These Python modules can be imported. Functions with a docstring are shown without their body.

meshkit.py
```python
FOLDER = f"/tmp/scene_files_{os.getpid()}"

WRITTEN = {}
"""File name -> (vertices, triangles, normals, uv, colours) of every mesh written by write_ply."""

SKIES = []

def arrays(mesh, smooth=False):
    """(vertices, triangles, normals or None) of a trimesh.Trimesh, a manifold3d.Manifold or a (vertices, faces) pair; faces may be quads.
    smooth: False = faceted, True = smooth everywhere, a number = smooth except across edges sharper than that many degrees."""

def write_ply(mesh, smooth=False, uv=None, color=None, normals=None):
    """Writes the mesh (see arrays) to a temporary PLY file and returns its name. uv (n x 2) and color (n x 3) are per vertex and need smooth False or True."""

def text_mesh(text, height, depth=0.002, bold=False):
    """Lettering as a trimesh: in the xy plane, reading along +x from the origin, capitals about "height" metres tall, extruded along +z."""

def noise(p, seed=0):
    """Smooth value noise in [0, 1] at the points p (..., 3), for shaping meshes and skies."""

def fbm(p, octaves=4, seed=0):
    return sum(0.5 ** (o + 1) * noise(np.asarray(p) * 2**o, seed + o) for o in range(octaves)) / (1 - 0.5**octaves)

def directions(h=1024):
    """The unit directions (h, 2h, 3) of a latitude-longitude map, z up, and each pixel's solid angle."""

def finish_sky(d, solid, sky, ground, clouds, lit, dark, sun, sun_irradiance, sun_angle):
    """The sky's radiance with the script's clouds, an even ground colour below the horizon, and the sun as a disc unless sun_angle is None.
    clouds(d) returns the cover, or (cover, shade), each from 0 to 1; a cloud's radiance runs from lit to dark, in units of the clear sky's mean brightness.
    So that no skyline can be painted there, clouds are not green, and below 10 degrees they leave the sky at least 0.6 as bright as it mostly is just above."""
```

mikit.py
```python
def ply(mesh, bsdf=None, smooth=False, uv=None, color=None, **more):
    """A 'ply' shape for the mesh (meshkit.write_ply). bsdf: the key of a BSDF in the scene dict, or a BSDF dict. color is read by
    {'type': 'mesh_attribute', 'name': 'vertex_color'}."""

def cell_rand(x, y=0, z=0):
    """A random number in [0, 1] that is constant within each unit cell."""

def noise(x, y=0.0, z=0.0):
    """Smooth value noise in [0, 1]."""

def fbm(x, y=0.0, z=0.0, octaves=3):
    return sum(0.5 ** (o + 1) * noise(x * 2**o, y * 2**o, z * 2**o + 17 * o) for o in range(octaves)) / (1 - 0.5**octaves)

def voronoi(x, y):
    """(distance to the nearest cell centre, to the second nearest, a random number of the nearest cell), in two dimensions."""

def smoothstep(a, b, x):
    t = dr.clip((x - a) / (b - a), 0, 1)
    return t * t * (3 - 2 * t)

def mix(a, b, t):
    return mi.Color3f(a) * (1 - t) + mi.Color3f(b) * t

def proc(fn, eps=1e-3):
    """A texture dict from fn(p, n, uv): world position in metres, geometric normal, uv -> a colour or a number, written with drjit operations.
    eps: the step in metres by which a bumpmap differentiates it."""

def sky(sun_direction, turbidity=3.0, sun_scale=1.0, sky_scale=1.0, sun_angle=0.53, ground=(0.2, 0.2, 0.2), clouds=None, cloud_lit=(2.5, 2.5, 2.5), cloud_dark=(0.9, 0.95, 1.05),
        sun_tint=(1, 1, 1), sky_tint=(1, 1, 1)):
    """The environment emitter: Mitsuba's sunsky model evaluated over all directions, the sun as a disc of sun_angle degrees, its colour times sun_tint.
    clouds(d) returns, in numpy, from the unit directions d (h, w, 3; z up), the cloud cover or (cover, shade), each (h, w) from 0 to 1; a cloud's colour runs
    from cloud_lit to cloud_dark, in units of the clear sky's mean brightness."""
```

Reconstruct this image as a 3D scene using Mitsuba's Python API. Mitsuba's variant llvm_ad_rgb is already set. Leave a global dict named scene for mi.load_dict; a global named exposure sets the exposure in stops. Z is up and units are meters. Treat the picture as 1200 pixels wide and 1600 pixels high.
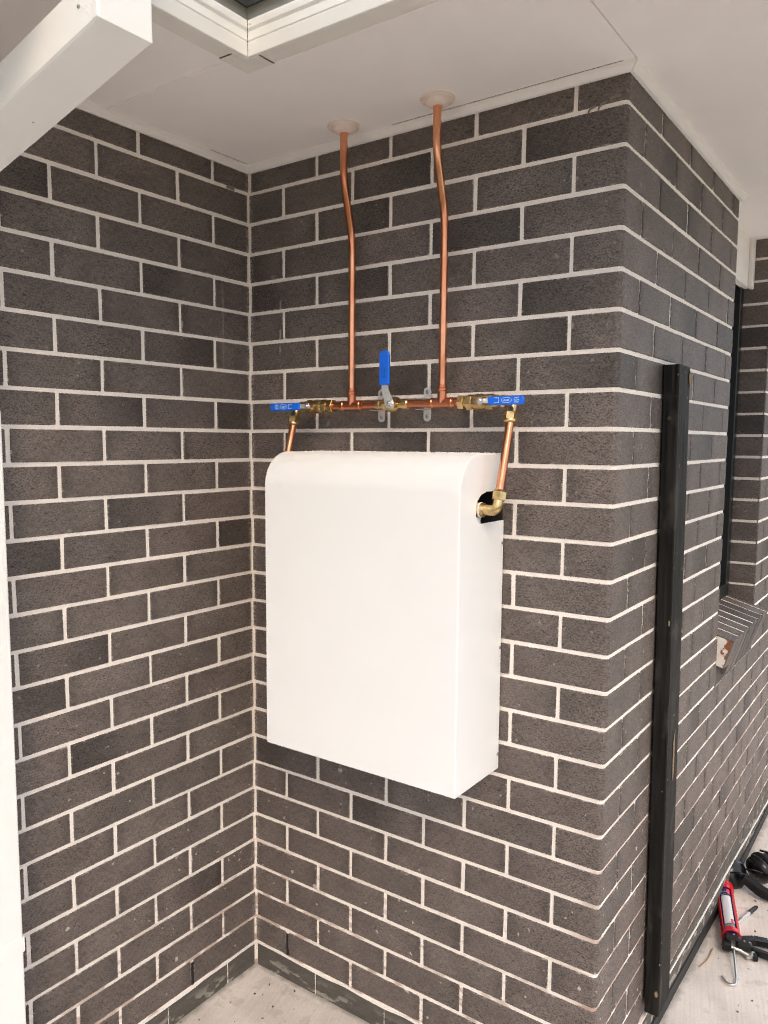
import math, random
import numpy as np, trimesh, manifold3d, mitsuba as mi, drjit as dr
import mikit, meshkit
from mikit import ply, proc, noise, fbm, voronoi, cell_rand, smoothstep, mix
from shapely.geometry import Polygon, box as sbox, Point
from shapely.ops import unary_union
rng = np.random.default_rng(7)
random.seed(7)
T = mi.ScalarTransform4f

# ------------------------------------------------------------------ camera, sky, exposure
CAM = np.array([1.6924, -1.752, 1.6031])
RIGHT = np.array([0.8059991, 0.59190376, 0.00392344])
DOWN = np.array([0.0633794, -0.07971008, -0.99480116])
FWD = np.array([-0.58851381, 0.80205751, -0.10176075])
F, CX, CY = 1241.7086, 561.6988, 817.3609
exposure = 2.27
scene = {'type': 'scene'}
scene['camera'] = {'type': 'perspective', 'fov': math.degrees(2 * math.atan(600 / F)), 'fov_axis': 'x', 'near_clip': 0.05, 'far_clip': 500.0,
                   'principal_point_offset_x': (600 - CX) / 1200, 'principal_point_offset_y': (800 - CY) / 1600,
                   'to_world': T().look_at(origin=CAM.tolist(), target=(CAM + FWD).tolist(), up=(-DOWN).tolist())}
scene['sky'] = mikit.sky([0.55, -0.62, 0.70], turbidity=4, sun_scale=0.30, sun_angle=24, clouds=lambda d: 1.0, sun_tint=(1.0, 1.0, 1.02),
                         cloud_lit=(2.33, 2.50, 2.76), ground=(0.29, 0.285, 0.28))
labels = {'sky': {'label': 'bright even overcast sky', 'category': 'sky', 'kind': 'structure'}}

# ------------------------------------------------------------------ helpers
used = {}
def key_for(name):
    n = used.get(name, 0); used[name] = n + 1
    return name if n == 0 else f'{name}_{n:03d}'
def thing(name, label, cat, group=None, kind=None):
    k = key_for(name)
    labels[k] = {'label': label, 'category': cat}
    if group: labels[k]['group'] = group
    if kind: labels[k]['kind'] = kind
    return k
def part(parent, name, mesh, bsdf, smooth=False, uv=None, label=None, kind=None):
    k = key_for(parent + '__' + name)
    scene[k] = ply(mesh, bsdf, smooth=smooth, uv=uv)
    if label or kind:
        labels[k] = {}
        if label: labels[k]['label'] = label
        if kind: labels[k]['kind'] = kind
    return k
def single(name, mesh, bsdf, label, cat, smooth=False, group=None, kind=None):
    k = thing(name, label, cat, group, kind)
    scene[k] = ply(mesh, bsdf, smooth=smooth)
    return k
def cat_(ms): return trimesh.util.concatenate(ms)
def hull(pts): return trimesh.convex.convex_hull(np.asarray(pts, float))
def man2tri(m):
    q = m.to_mesh(); return trimesh.Trimesh(q.vert_properties[:, :3], q.tri_verts, process=False)
def tri2man(t):
    t = trimesh.Trimesh(t.vertices, t.faces, process=True)
    return manifold3d.Manifold(manifold3d.Mesh(np.asarray(t.vertices, np.float32), np.asarray(t.faces, np.uint32)))
def cbox(x0, x1, y0, y1, z0, z1, c=0.002):
    p = []
    for X, sx in ((x0, 1), (x1, -1)):
        for Y, sy in ((y0, 1), (y1, -1)):
            for Z, sz in ((z0, 1), (z1, -1)):
                p += [(X, Y + sy * c, Z + sz * c), (X + sx * c, Y, Z + sz * c), (X + sx * c, Y + sy * c, Z)]
    return hull(p)
def frame_of(t):
    t = np.asarray(t, float); t = t / np.linalg.norm(t)
    a = np.array([0, 0, 1.0]) if abs(t[2]) < 0.9 else np.array([1.0, 0, 0])
    u = np.cross(a, t); u /= np.linalg.norm(u)
    return u, np.cross(t, u), t
def lathe(origin, axis, prof, n=28, rx=1.0):
    """closed surface of revolution; prof = [(r, h)] along the axis"""
    u, v, t = frame_of(axis); o = np.asarray(origin, float)
    ang = np.linspace(0, 2 * np.pi, n, endpoint=False)
    V, Fc = [], []
    for r, h in prof:
        V += [o + t * h + r * (np.cos(a) * u + np.sin(a) * v) for a in ang]
    for i in range(len(prof) - 1):
        for j in range(n):
            a, b = i * n + j, i * n + (j + 1) % n
            Fc += [(a, b, b + n), (a, b + n, a + n)]
    V.append(o + t * prof[0][1]); V.append(o + t * prof[-1][1]); c0, c1 = len(V) - 2, len(V) - 1
    k = (len(prof) - 1) * n
    for j in range(n):
        Fc += [(c0, (j + 1) % n, j), (c1, k + j, k + (j + 1) % n)]
    return trimesh.Trimesh(np.array(V), np.array(Fc), process=False)
def hexnut(origin, axis, r, h, c=0.0012, turn=0.0):
    u, v, t = frame_of(axis); o = np.asarray(origin, float); p = []
    for k in range(6):
        a = k * np.pi / 3 + turn; d = np.cos(a) * u + np.sin(a) * v
        for hh, rr in ((0, r - c), (c, r), (h - c, r), (h, r - c)): p.append(o + d * rr + t * hh)
    return hull(p)
def rounded_path(pts, rad, n=8):
    pts = [np.asarray(p, float) for p in pts]; out = [pts[0]]
    for a, b, c in zip(pts, pts[1:], pts[2:]):
        d0, d1 = a - b, c - b; l0, l1 = np.linalg.norm(d0), np.linalg.norm(d1)
        r = min(rad, l0 * .49, l1 * .49); p0, p1 = b + d0 / l0 * r, b + d1 / l1 * r
        for s in np.linspace(0, 1, n): out.append((1 - s) ** 2 * p0 + 2 * s * (1 - s) * b + s * s * p1)
    out.append(pts[-1]); return np.array(out)
def tube(path, r, n=20):
    P = np.asarray(path, float); t = np.gradient(P, axis=0); t /= np.linalg.norm(t, axis=1, keepdims=True)
    u, v, _ = frame_of(t[0]); rr = np.broadcast_to(r, (len(P),)); V, Fc = [], []
    ang = np.linspace(0, 2 * np.pi, n, endpoint=False)
    for i in range(len(P)):
        u = u - t[i] * (u @ t[i]); u /= np.linalg.norm(u); w = np.cross(t[i], u)
        V += [P[i] + rr[i] * (np.cos(a) * u + np.sin(a) * w) for a in ang]
    for i in range(len(P) - 1):
        for j in range(n):
            a, b = i * n + j, i * n + (j + 1) % n
            Fc += [(a, b, b + n), (a, b + n, a + n)]
    V += [P[0], P[-1]]; c0, c1 = len(V) - 2, len(V) - 1; k = (len(P) - 1) * n
    for j in range(n): Fc += [(c0, (j + 1) % n, j), (c1, k + j, k + (j + 1) % n)]
    return trimesh.Trimesh(np.array(V), np.array(Fc), process=False)
def put(mesh, O, X, Y, Z):
    """mesh given in a local frame -> world"""
    m = mesh.copy(); M = np.eye(4); M[:3, 0], M[:3, 1], M[:3, 2], M[:3, 3] = X, Y, Z, O
    m.apply_transform(M); return m
def prism(poly, h, c=0.0):
    """polygon in local xy, extruded 0..h in local z, with the edges chamfered by c when c > 0"""
    if c <= 0: return trimesh.creation.extrude_polygon(poly, h, engine='earcut')
    m = [trimesh.creation.extrude_polygon(poly.buffer(-c), h, engine='earcut')]
    b = trimesh.creation.extrude_polygon(poly, h - 2 * c, engine='earcut'); b.apply_translation([0, 0, c]); m.append(b)
    if poly.convex_hull.area - poly.area < 1e-9 * 1e3: return trimesh.convex.convex_hull(np.vstack([q.vertices for q in m]))
    return cat_(m)
def rrect(w, h, r):
    return sbox(-w / 2 + r, -h / 2 + r, w / 2 - r, h / 2 - r).buffer(r, 6)

# ------------------------------------------------------------------ materials
def two(b): return {'type': 'twosided', 'b': b}
def rgb(c): return {'type': 'rgb', 'value': list(c)}
def mat(name, color, rough=0.5, metal=0.0, spec=0.5, bump=None, bscale=1.0, clearcoat=0.0):
    tex = color if isinstance(color, dict) else rgb(color)
    b = {'type': 'principled', 'base_color': tex, 'roughness': rough if isinstance(rough, dict) else float(rough), 'metallic': float(metal), 'specular': float(spec)}
    if clearcoat: b['clearcoat'] = float(clearcoat); b['clearcoat_gloss'] = 0.9
    if bump is not None: b = {'type': 'bumpmap', 'arbitrary': bump, 'scale': float(bscale), 'bsdf': b}
    scene[name] = two(b)


def spots(x, y, s, p, size):
    """1 inside sparse round-ish specks: cells of 1/s metres, a share p of them filled"""
    d1, d2, w = voronoi(x * s, y * s)
    return dr.select(w < p, smoothstep(size, size * .55, d1 + 0.25 * (noise(x * s * 6, y * s * 6) - .5)), 0.0)

def brick_color(p, n, uv):
    tone = dr.floor(uv.x); fr = uv.x - tone
    a = cell_rand(tone, 3.0); b = cell_rand(tone, 7.0); c = cell_rand(tone, 11.0)
    s = p.x + p.y                                              # along any of the walls
    col = mix((0.125, 0.099, 0.089), (0.113, 0.093, 0.083), b)
    col = col * (0.93 + 0.15 * a)
    dark = dr.select(c > 0.87, smoothstep(0.15, 0.8, dr.select(b > 0.5, fr, 1 - fr)), 0.0)   # kiln-dark ends and whole dark bricks
    dark = dr.maximum(dark, dr.select(c < 0.035, 1.0, 0.0))
    ends = smoothstep(0.16, 0.0, dr.minimum(fr, 0.98 - fr)) * dr.select(a > 0.3, 0.26, 0.08)
    col = col * (1 - ends) * (1 + 0.10 * smoothstep(0.45, 0.7, noise(fr * 5 + 31 * a, uv.y * 1.2, tone)))
    col = col * (1 - 0.42 * dark)
    col = col * (0.80 + 0.40 * fbm(p.x * 16, p.y * 16, p.z * 16, 3))
    g = smoothstep(0.15, 0.85, noise(p.x * 330, p.y * 330, p.z * 330)); g2 = noise(p.x * 700 + 9, p.y * 700, p.z * 700)
    col = col * (0.44 + 0.68 * g + 0.44 * g2)
    pit = smoothstep(0.76, 0.88, noise(p.x * 240 + 5, p.y * 240, p.z * 240))
    col = col * (1 - 0.6 * pit)
    edge = dr.minimum(dr.minimum(fr, 0.98 - fr) * 2.6, dr.minimum(uv.y, 1 - uv.y))
    smear = smoothstep(0.06, 0.0, edge) * smoothstep(0.62, 0.74, fbm(p.x * 130 + 4, p.y * 130, p.z * 130, 3))
    speck = spots(s, p.z, 44.0, 0.045, 0.13) + spots(s + 3.1, p.z, 19.0, 0.03, 0.085)
    low = smoothstep(1.3, 0.0, p.z)
    speck = speck * (0.25 + 0.75 * low)
    inner = smoothstep(0.022, 0.0, dr.abs(p.x) + dr.abs(p.y)) * smoothstep(0.42, 0.6, fbm(p.x * 300, p.y * 300, p.z * 160, 3))
    drip = smoothstep(0.005, 0.001, dr.abs(p.x - 0.118 - 0.004 * noise(p.z * 25))) * smoothstep(0.008, 0.004, dr.abs(p.y)) * smoothstep(1.80, 1.86, p.z) * smoothstep(2.03, 1.99, p.z) * smoothstep(0.3, 0.7, noise(p.z * 60, 3.0))
    drip = drip + smoothstep(0.006, 0.001, dr.abs(p.y + 0.112 - 0.004 * noise(p.z * 20))) * smoothstep(0.008, 0.004, dr.abs(p.x)) * smoothstep(1.78, 1.86, p.z) * smoothstep(2.10, 2.0, p.z) * 0.35
    white = dr.clip(0.5 * drip + 0.55 * smear + speck + 0.6 * inner, 0, 0.8)
    return mix(col, (0.52, 0.47, 0.43), white)
def brick_bump(p, n, uv):
    return 0.0003 * noise(p.x * 420, p.y * 420, p.z * 420) + 0.0005 * noise(p.x * 170, p.y * 170, p.z * 170) + 0.0012 * noise(p.x * 45, p.y * 45, p.z * 45)
mat('brick_face', proc(brick_color), 0.55, 0, 0.45, proc(brick_bump, 6e-4), 1.0)

def mortar_color(p, n, uv):
    f = fbm(p.x * 45, p.y * 45, p.z * 45, 3); g = noise(p.x * 500, p.y * 500, p.z * 500)
    col = mix((0.86, 0.79, 0.73), (0.79, 0.715, 0.655), f) * (0.90 + 0.16 * g)
    low = smoothstep(0.55, 0.0, p.z)
    clay = smoothstep(0.50, 0.66, fbm(p.x * 22, p.y * 22, p.z * 70, 3)) * low
    right = smoothstep(1.0, 1.12, p.x) * smoothstep(1.0, 0.3, p.z) * smoothstep(0.35, 0.55, fbm(p.x * 20, p.y * 20, p.z * 60, 3))
    return mix(col, (0.33, 0.20, 0.15), dr.clip(0.7 * clay + 0.75 * right, 0, 0.8))
def mortar_bump(p, n, uv):
    return 0.0007 * noise(p.x * 380, p.y * 380, p.z * 380) + 0.0012 * noise(p.x * 120, p.y * 120, p.z * 120)
mat('mortar_mix', proc(mortar_color), 0.9, 0, 0.2, proc(mortar_bump, 8e-4), 1.0)

def base_color(p, n, uv):
    f = fbm(p.x * 30, p.y * 30, p.z * 60, 4); g = noise(p.x * 420, p.y * 420, p.z * 420)
    col = mix((0.075, 0.066, 0.058), (0.115, 0.103, 0.092), f) * (0.75 + 0.5 * g)
    up = smoothstep(0.55, 0.66, fbm(p.x * 26 + 4, p.y * 26, p.z * 45, 4))
    return mix(col, (0.30, 0.285, 0.25), 0.85 * up * smoothstep(-0.012, -0.06, p.z))
mat('base_face', proc(base_color), 0.8, 0, 0.3, proc(brick_bump, 8e-4), 1.0)
mat('bitumen', (0.018, 0.018, 0.019), 0.6)
mat('membrane_white', (0.78, 0.75, 0.72), 0.55)

def concrete_color(p, n, uv):
    f = fbm(p.x * 7, p.y * 7, 0, 4); g = noise(p.x * 330, p.y * 330)
    brush = noise(p.x * 240 + p.y * 60, p.y * 5 - p.x * 4)
    col = mix((0.71, 0.65, 0.61), (0.61, 0.555, 0.52), smoothstep(0.3, 0.75, f)) * (0.88 + 0.12 * g + 0.10 * brush)
    st = smoothstep(0.63, 0.76, fbm(p.x * 24 + 2, p.y * 24, 0, 4))
    col = mix(col, (0.40, 0.35, 0.30), 0.35 * st)
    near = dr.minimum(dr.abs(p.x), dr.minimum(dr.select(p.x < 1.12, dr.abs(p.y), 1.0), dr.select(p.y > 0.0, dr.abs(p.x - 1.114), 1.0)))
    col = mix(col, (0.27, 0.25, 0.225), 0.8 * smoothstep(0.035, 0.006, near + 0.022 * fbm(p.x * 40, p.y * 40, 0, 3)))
    dot = spots(p.x, p.y, 26.0, 0.022, 0.08) + spots(p.x + 5, p.y, 60.0, 0.02, 0.13)
    return mix(col, (0.16, 0.13, 0.10), dr.clip(0.8 * dot, 0, 0.8))
def concrete_bump(p, n, uv):
    return 0.0007 * noise(p.x * 240 + p.y * 60, p.y * 5 - p.x * 4) + 0.0008 * noise(p.x * 130, p.y * 130) + 0.0004 * noise(p.x * 420, p.y * 420)
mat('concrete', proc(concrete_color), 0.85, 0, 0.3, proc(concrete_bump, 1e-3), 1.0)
mat('lawn', proc(lambda p, n, uv: mix((0.10, 0.11, 0.05), (0.17, 0.15, 0.09), fbm(p.x * 2, p.y * 2, 0, 4))), 0.95)

def paint(name, c, rough, var=0.05):
    def fn(p, n, uv):
        return mi.Color3f(c) * (1 - var + 2 * var * fbm(p.x * 9, p.y * 9, p.z * 9, 3))
    def bp(p, n, uv): return 0.00035 * noise(p.x * 90, p.y * 90, p.z * 90) + 0.0008 * noise(p.x * 9, p.y * 9, p.z * 9)
    mat(name, proc(fn), rough, 0, 0.4, proc(bp, 2e-3), 1.0)
paint('soffit_paint', (0.80, 0.765, 0.745), 0.75, 0.035)
paint('trim_paint', (0.81, 0.775, 0.75), 0.55, 0.03)
mat('gutter_paint', (0.69, 0.665, 0.615), 0.36, 0, 0.5)
mat('pipe_paint', proc(lambda p, n, uv: mi.Color3f(0.85, 0.835, 0.805) * (0.97 + 0.05 * fbm(p.x * 12, p.y * 12, p.z * 12, 2))), 0.35, 0, 0.5)
mat('cover_white', proc(lambda p, n, uv: mi.Color3f(0.85, 0.845, 0.84) * (0.985 + 0.03 * fbm(p.x * 5, p.y * 5, p.z * 5, 3))), 0.38, 0, 0.45,
    proc(lambda p, n, uv: 0.0004 * noise(p.x * 7, p.y * 7, p.z * 7) + 0.00006 * noise(p.x * 300, p.y * 300, p.z * 300), 2e-3), 1.0)
mat('fascia_shade_paint', (0.52, 0.50, 0.46), 0.6)  # fascia colour darkened to carry the shade under the tile overhang
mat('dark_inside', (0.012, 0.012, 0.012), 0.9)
mat('roof_tile_dark', proc(lambda p, n, uv: mi.Color3f(0.035, 0.037, 0.036) * (0.7 + 0.6 * fbm(p.x * 30, p.y * 30, p.z * 30, 3))), 0.8)

def copper_color(p, n, uv):
    f = fbm(p.x * 40, p.y * 40, p.z * 14, 4); g = noise(p.x * 260, p.y * 260, p.z * 180)
    col = mix((0.84, 0.39, 0.22), (0.66, 0.25, 0.13), smoothstep(0.35, 0.7, f))
    return col * (0.93 + 0.10 * g)
mat('copper', proc(copper_color), proc(lambda p, n, uv: 0.15 + 0.12 * fbm(p.x * 50, p.y * 50, p.z * 25, 3)), 1.0, 0.5,
    proc(lambda p, n, uv: 0.0004 * noise(p.x * 70, p.y * 70, p.z * 30), 1e-3), 1.0)
mat('copper_fitting', proc(lambda p, n, uv: mix((0.72, 0.28, 0.15), (0.50, 0.17, 0.09), fbm(p.x * 60, p.y * 60, p.z * 60, 3))), 0.27, 1.0)
mat('brass', proc(lambda p, n, uv: mix((0.70, 0.51, 0.25), (0.42, 0.29, 0.13), smoothstep(0.3, 0.75, fbm(p.x * 55, p.y * 55, p.z * 55, 3)))), 0.27, 1.0)
mat('steel', proc(lambda p, n, uv: mi.Color3f(0.74, 0.74, 0.73) * (0.80 + 0.3 * fbm(p.x * 120, p.y * 120, p.z * 120, 3))), 0.5, 0.75)
mat('chrome', (0.72, 0.72, 0.72), 0.16, 1.0)
mat('screw_steel', (0.42, 0.41, 0.40), 0.35, 1.0)
mat('grip_blue', (0.006, 0.13, 0.70), 0.34, 0, 0.5)
mat('print_white', (0.62, 0.72, 0.86), 0.6)
mat('print_navy', (0.006, 0.045, 0.25), 0.5)
mat('thread_tape', (0.75, 0.72, 0.68), 0.7)
mat('collar_plastic', (0.74, 0.63, 0.555), 0.4, 0, 0.5)

def timber_color(p, n, uv):
    g = fbm(p.x * 90, p.y * 90, p.z * 4.0, 4); h = noise(p.x * 500, p.y * 500, p.z * 14)
    col = mix((0.0070, 0.0058, 0.0048), (0.0185, 0.0158, 0.0138), smoothstep(0.35, 0.75, g)) * (0.8 + 0.4 * h)
    dust = smoothstep(0.60, 0.78, fbm(p.x * 20, p.y * 20, p.z * 9, 4)) * 0.10
    chip = smoothstep(0.83, 0.85, fbm(p.x * 55 + 3, p.y * 55, p.z * 22, 3))
    dot = spots(p.y * 1.0 + p.x, p.z, 30.0, 0.05, 0.06)
    col = mix(col, (0.22, 0.20, 0.18), dust)
    return mix(col, (0.34, 0.26, 0.16), dr.clip(0.8 * chip + 0.75 * dot, 0, 0.85))
mat('black_timber', proc(timber_color), 0.6, 0, 0.22, proc(lambda p, n, uv: 0.0018 * noise(p.x * 160, p.y * 160, p.z * 5) + 0.0005 * noise(p.x * 500, p.y * 500, p.z * 20), 1e-3), 1.0)
mat('raw_dark', (0.045, 0.034, 0.018), 0.7)
mat('raw_timber', proc(lambda p, n, uv: mix((0.30, 0.20, 0.11), (0.16, 0.10, 0.06), fbm(p.x * 90, p.y * 90, p.z * 40, 3))), 0.8)
mat('black_powder', (0.012, 0.013, 0.014), 0.35)
scene['pane_glass'] = {'type': 'thindielectric', 'int_ior': 1.52}
mat('added_backing_dark', (0.03, 0.055, 0.06), 0.8)  # dark teal stands in for the dim room and the glass reflections
def sill_end_color(p, n, uv):
    m = smoothstep(0.47, 0.55, 0.55 * fbm(p.x * 75, p.y * 75, p.z * 60, 3) + 0.22 + 11.0 * (1.131 - p.x))
    return mix(mix((0.30, 0.115, 0.055), (0.20, 0.07, 0.035), noise(p.x * 300, p.y * 300, p.z * 300)), (0.74, 0.68, 0.62), m)
mat('sill_end', proc(sill_end_color), 0.85)
mat('gun_red', (0.50, 0.008, 0.018), 0.25, 0, 0.5, clearcoat=0.6)
mat('black_metal', (0.006, 0.006, 0.007), 0.25, 0, 0.4)
mat('black_plastic', (0.005, 0.005, 0.0055), 0.24, 0, 0.5)
mat('black_foam', (0.008, 0.008, 0.009), 0.6, 0, 0.25)
mat('zinc', (0.62, 0.62, 0.58), 0.35, 1.0)
mat('label_navy', (0.018, 0.016, 0.12), 0.35)
mat('label_white', (0.66, 0.66, 0.68), 0.4)
mat('label_gray', (0.17, 0.18, 0.19), 0.4)
mat('nozzle_clear', (0.62, 0.64, 0.64), 0.3)
mat('marker_gray', (0.52, 0.52, 0.53), 0.4)
mat('twig_brown', (0.30, 0.19, 0.09), 0.8)
mat('wasp_mud', (0.21, 0.17, 0.13), 0.95)
mat('dirt', (0.10, 0.075, 0.05), 0.95)
mat('droplet', (0.80, 0.79, 0.77), 0.15, 0, 0.6)

# ------------------------------------------------------------------ sizes of the place (metres; z = 0 at the damp-proof course)
C = 0.086
W, L, Y2, YEND = 1.1071, 1.111, 1.755, 2.70
OB, HB = 0.0109, 0.1225
OA, HA = 0.0148, 0.1268
OC, HC = -0.0048, 0.128
ZC = 2.396                      # underside of the soffit
JT = 0.0051                     # half a joint
def ss(a, b, t):
    q = np.clip((t - a) / (b - a), 0, 1); return q * q * (3 - 2 * q)
def floor_z(x, y):
    return -.075 - .04 * ss(.4, 1.1, x) - .062 * ss(.3, 1.9, y)

# ------------------------------------------------------------------ ground
def grid_sheet(xs, ys, zf):
    X, Y = np.meshgrid(xs, ys, indexing='ij'); Z = zf(X, Y); n, m = X.shape
    V = np.stack([X, Y, Z], -1).reshape(-1, 3); i, j = np.meshgrid(np.arange(n - 1), np.arange(m - 1), indexing='ij'); a = (i * m + j).ravel()
    return trimesh.Trimesh(V, np.vstack([np.stack([a, a + m, a + m + 1], 1), np.stack([a, a + m + 1, a + 1], 1)]), process=False)
def slab_z(x, y):
    p = np.stack([x * 9, y * 9, 0 * x], -1)
    return floor_z(x, y) + 0.003 * (meshkit.fbm(p, 3) - .5)
slab = grid_sheet(np.linspace(-1.6, 4.2, 180), np.linspace(-4.6, 6.0, 300), slab_z)
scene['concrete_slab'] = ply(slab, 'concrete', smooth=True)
labels['concrete_slab'] = {'label': 'pale pinkish brushed concrete paving at the foot of the brick walls', 'category': 'paving', 'kind': 'structure'}
scene['ground'] = ply(grid_sheet(np.linspace(-90, 90, 5), np.linspace(-90, 90, 5), lambda x, y: 0 * x - 0.30), 'lawn')
labels['ground'] = {'label': 'grassy ground beyond the paving', 'category': 'ground', 'kind': 'structure'}

# ------------------------------------------------------------------ brickwork
FRAMES = {  # origin, direction along the wall, direction out of the wall
    'A': (np.array([0, 0, 0.0]), np.array([0, -1.0, 0]), np.array([1.0, 0, 0])),
    'B': (np.array([0, 0, 0.0]), np.array([1.0, 0, 0]), np.array([0, -1.0, 0])),
    'C': (np.array([W, 0, 0.0]), np.array([0, 1.0, 0]), np.array([1.0, 0, 0]))}
tone_n = [0]
def brick_mesh(s0, s1, z0, z1, ret=None, depth=0.10, jit=0.0007, r0=0.012):
    """one brick in wall coordinates (s along, d out of the wall, z). ret=(side, length): a rounded quoin at that end returning round the corner."""
    j = lambda k=1.0: rng.uniform(-jit, jit) * k
    c = 0.0018; off = rng.uniform(-0.0009, 0.0009); tilt = rng.uniform(-.0007, .0007)
    pts = []
    if ret is None:
        for S, sg in ((s0, 1), (s1, -1)):
            for Z, zg in ((z0, 1), (z1, -1)):
                ds, dz = j(1.3), j(1.0)
                d = off + (tilt if sg > 0 else -tilt)
                pts += [(S + ds + sg * c, d, Z + dz + zg * c), (S + ds, d - c, Z + dz + zg * c), (S + ds + sg * c, d - c, Z + dz), (S + ds, -depth, Z + dz)]
        return hull(pts)
    side, r = ret, r0
    near, far = (s1, s0) if side < 0 else (s0, s1)      # near: the plain end, far: the quoin end
    e = 1 if far > near else -1
    for Z, zg in ((z0, 1), (z1, -1)):
        dz = j(); ds = j(1.3)
        pts += [(near + ds + e * c, off, Z + dz + zg * c), (near + ds, off - c, Z + dz + zg * c), (near + ds + e * c, off - c, Z + dz), (near + ds, -depth, Z + dz)]
        for a in np.linspace(0, np.pi / 2, 7):
            for q, zz in ((0.0, Z + dz + zg * c), (c, Z + dz)):
                pts.append((far - e * r + e * (r - q) * np.sin(a), off - r + (r - q) * np.cos(a), zz))
        pts += [(far, -depth, Z + dz + zg * c), (far - e * c, -depth, Z + dz), (far - e * c, -depth - .0, Z + dz)]
    m = hull(pts); m.metadata['ret'] = side
    return m
def add_brick(parent, wall, m, bsdf='brick_face', name='brick'):
    o, s, d = FRAMES[wall]; v = m.vertices
    tone_n[0] += 1; t = tone_n[0]
    lo, hi = v.min(0), v.max(0)
    vv = (v[:, [2]] - lo[2]) / (hi[2] - lo[2])
    fold = m.metadata.get('ret', 0)
    along = v[:, [0]] - lo[0] + (v[:, [1]] - lo[1] if fold < 0 else -v[:, [1]] if fold > 0 else 0)      # distance round the corner on quoins
    along = along / along.max()
    uv = np.hstack([t + 0.98 * np.clip(along, 0, 1), vv])
    Wd = o + v[:, [0]] * s + v[:, [1]] * d + v[:, [2]] * np.array([0, 0, 1.0])
    f = m.faces if np.linalg.det(np.array([s, d, [0, 0, 1.0]])) > 0 else m.faces[:, ::-1]
    part(parent, name, (Wd, f), bsdf, uv=uv)
def row_z(k): return k * C + JT, (k + 1) * C - JT
ZTOP = ZC + 0.02
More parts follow.
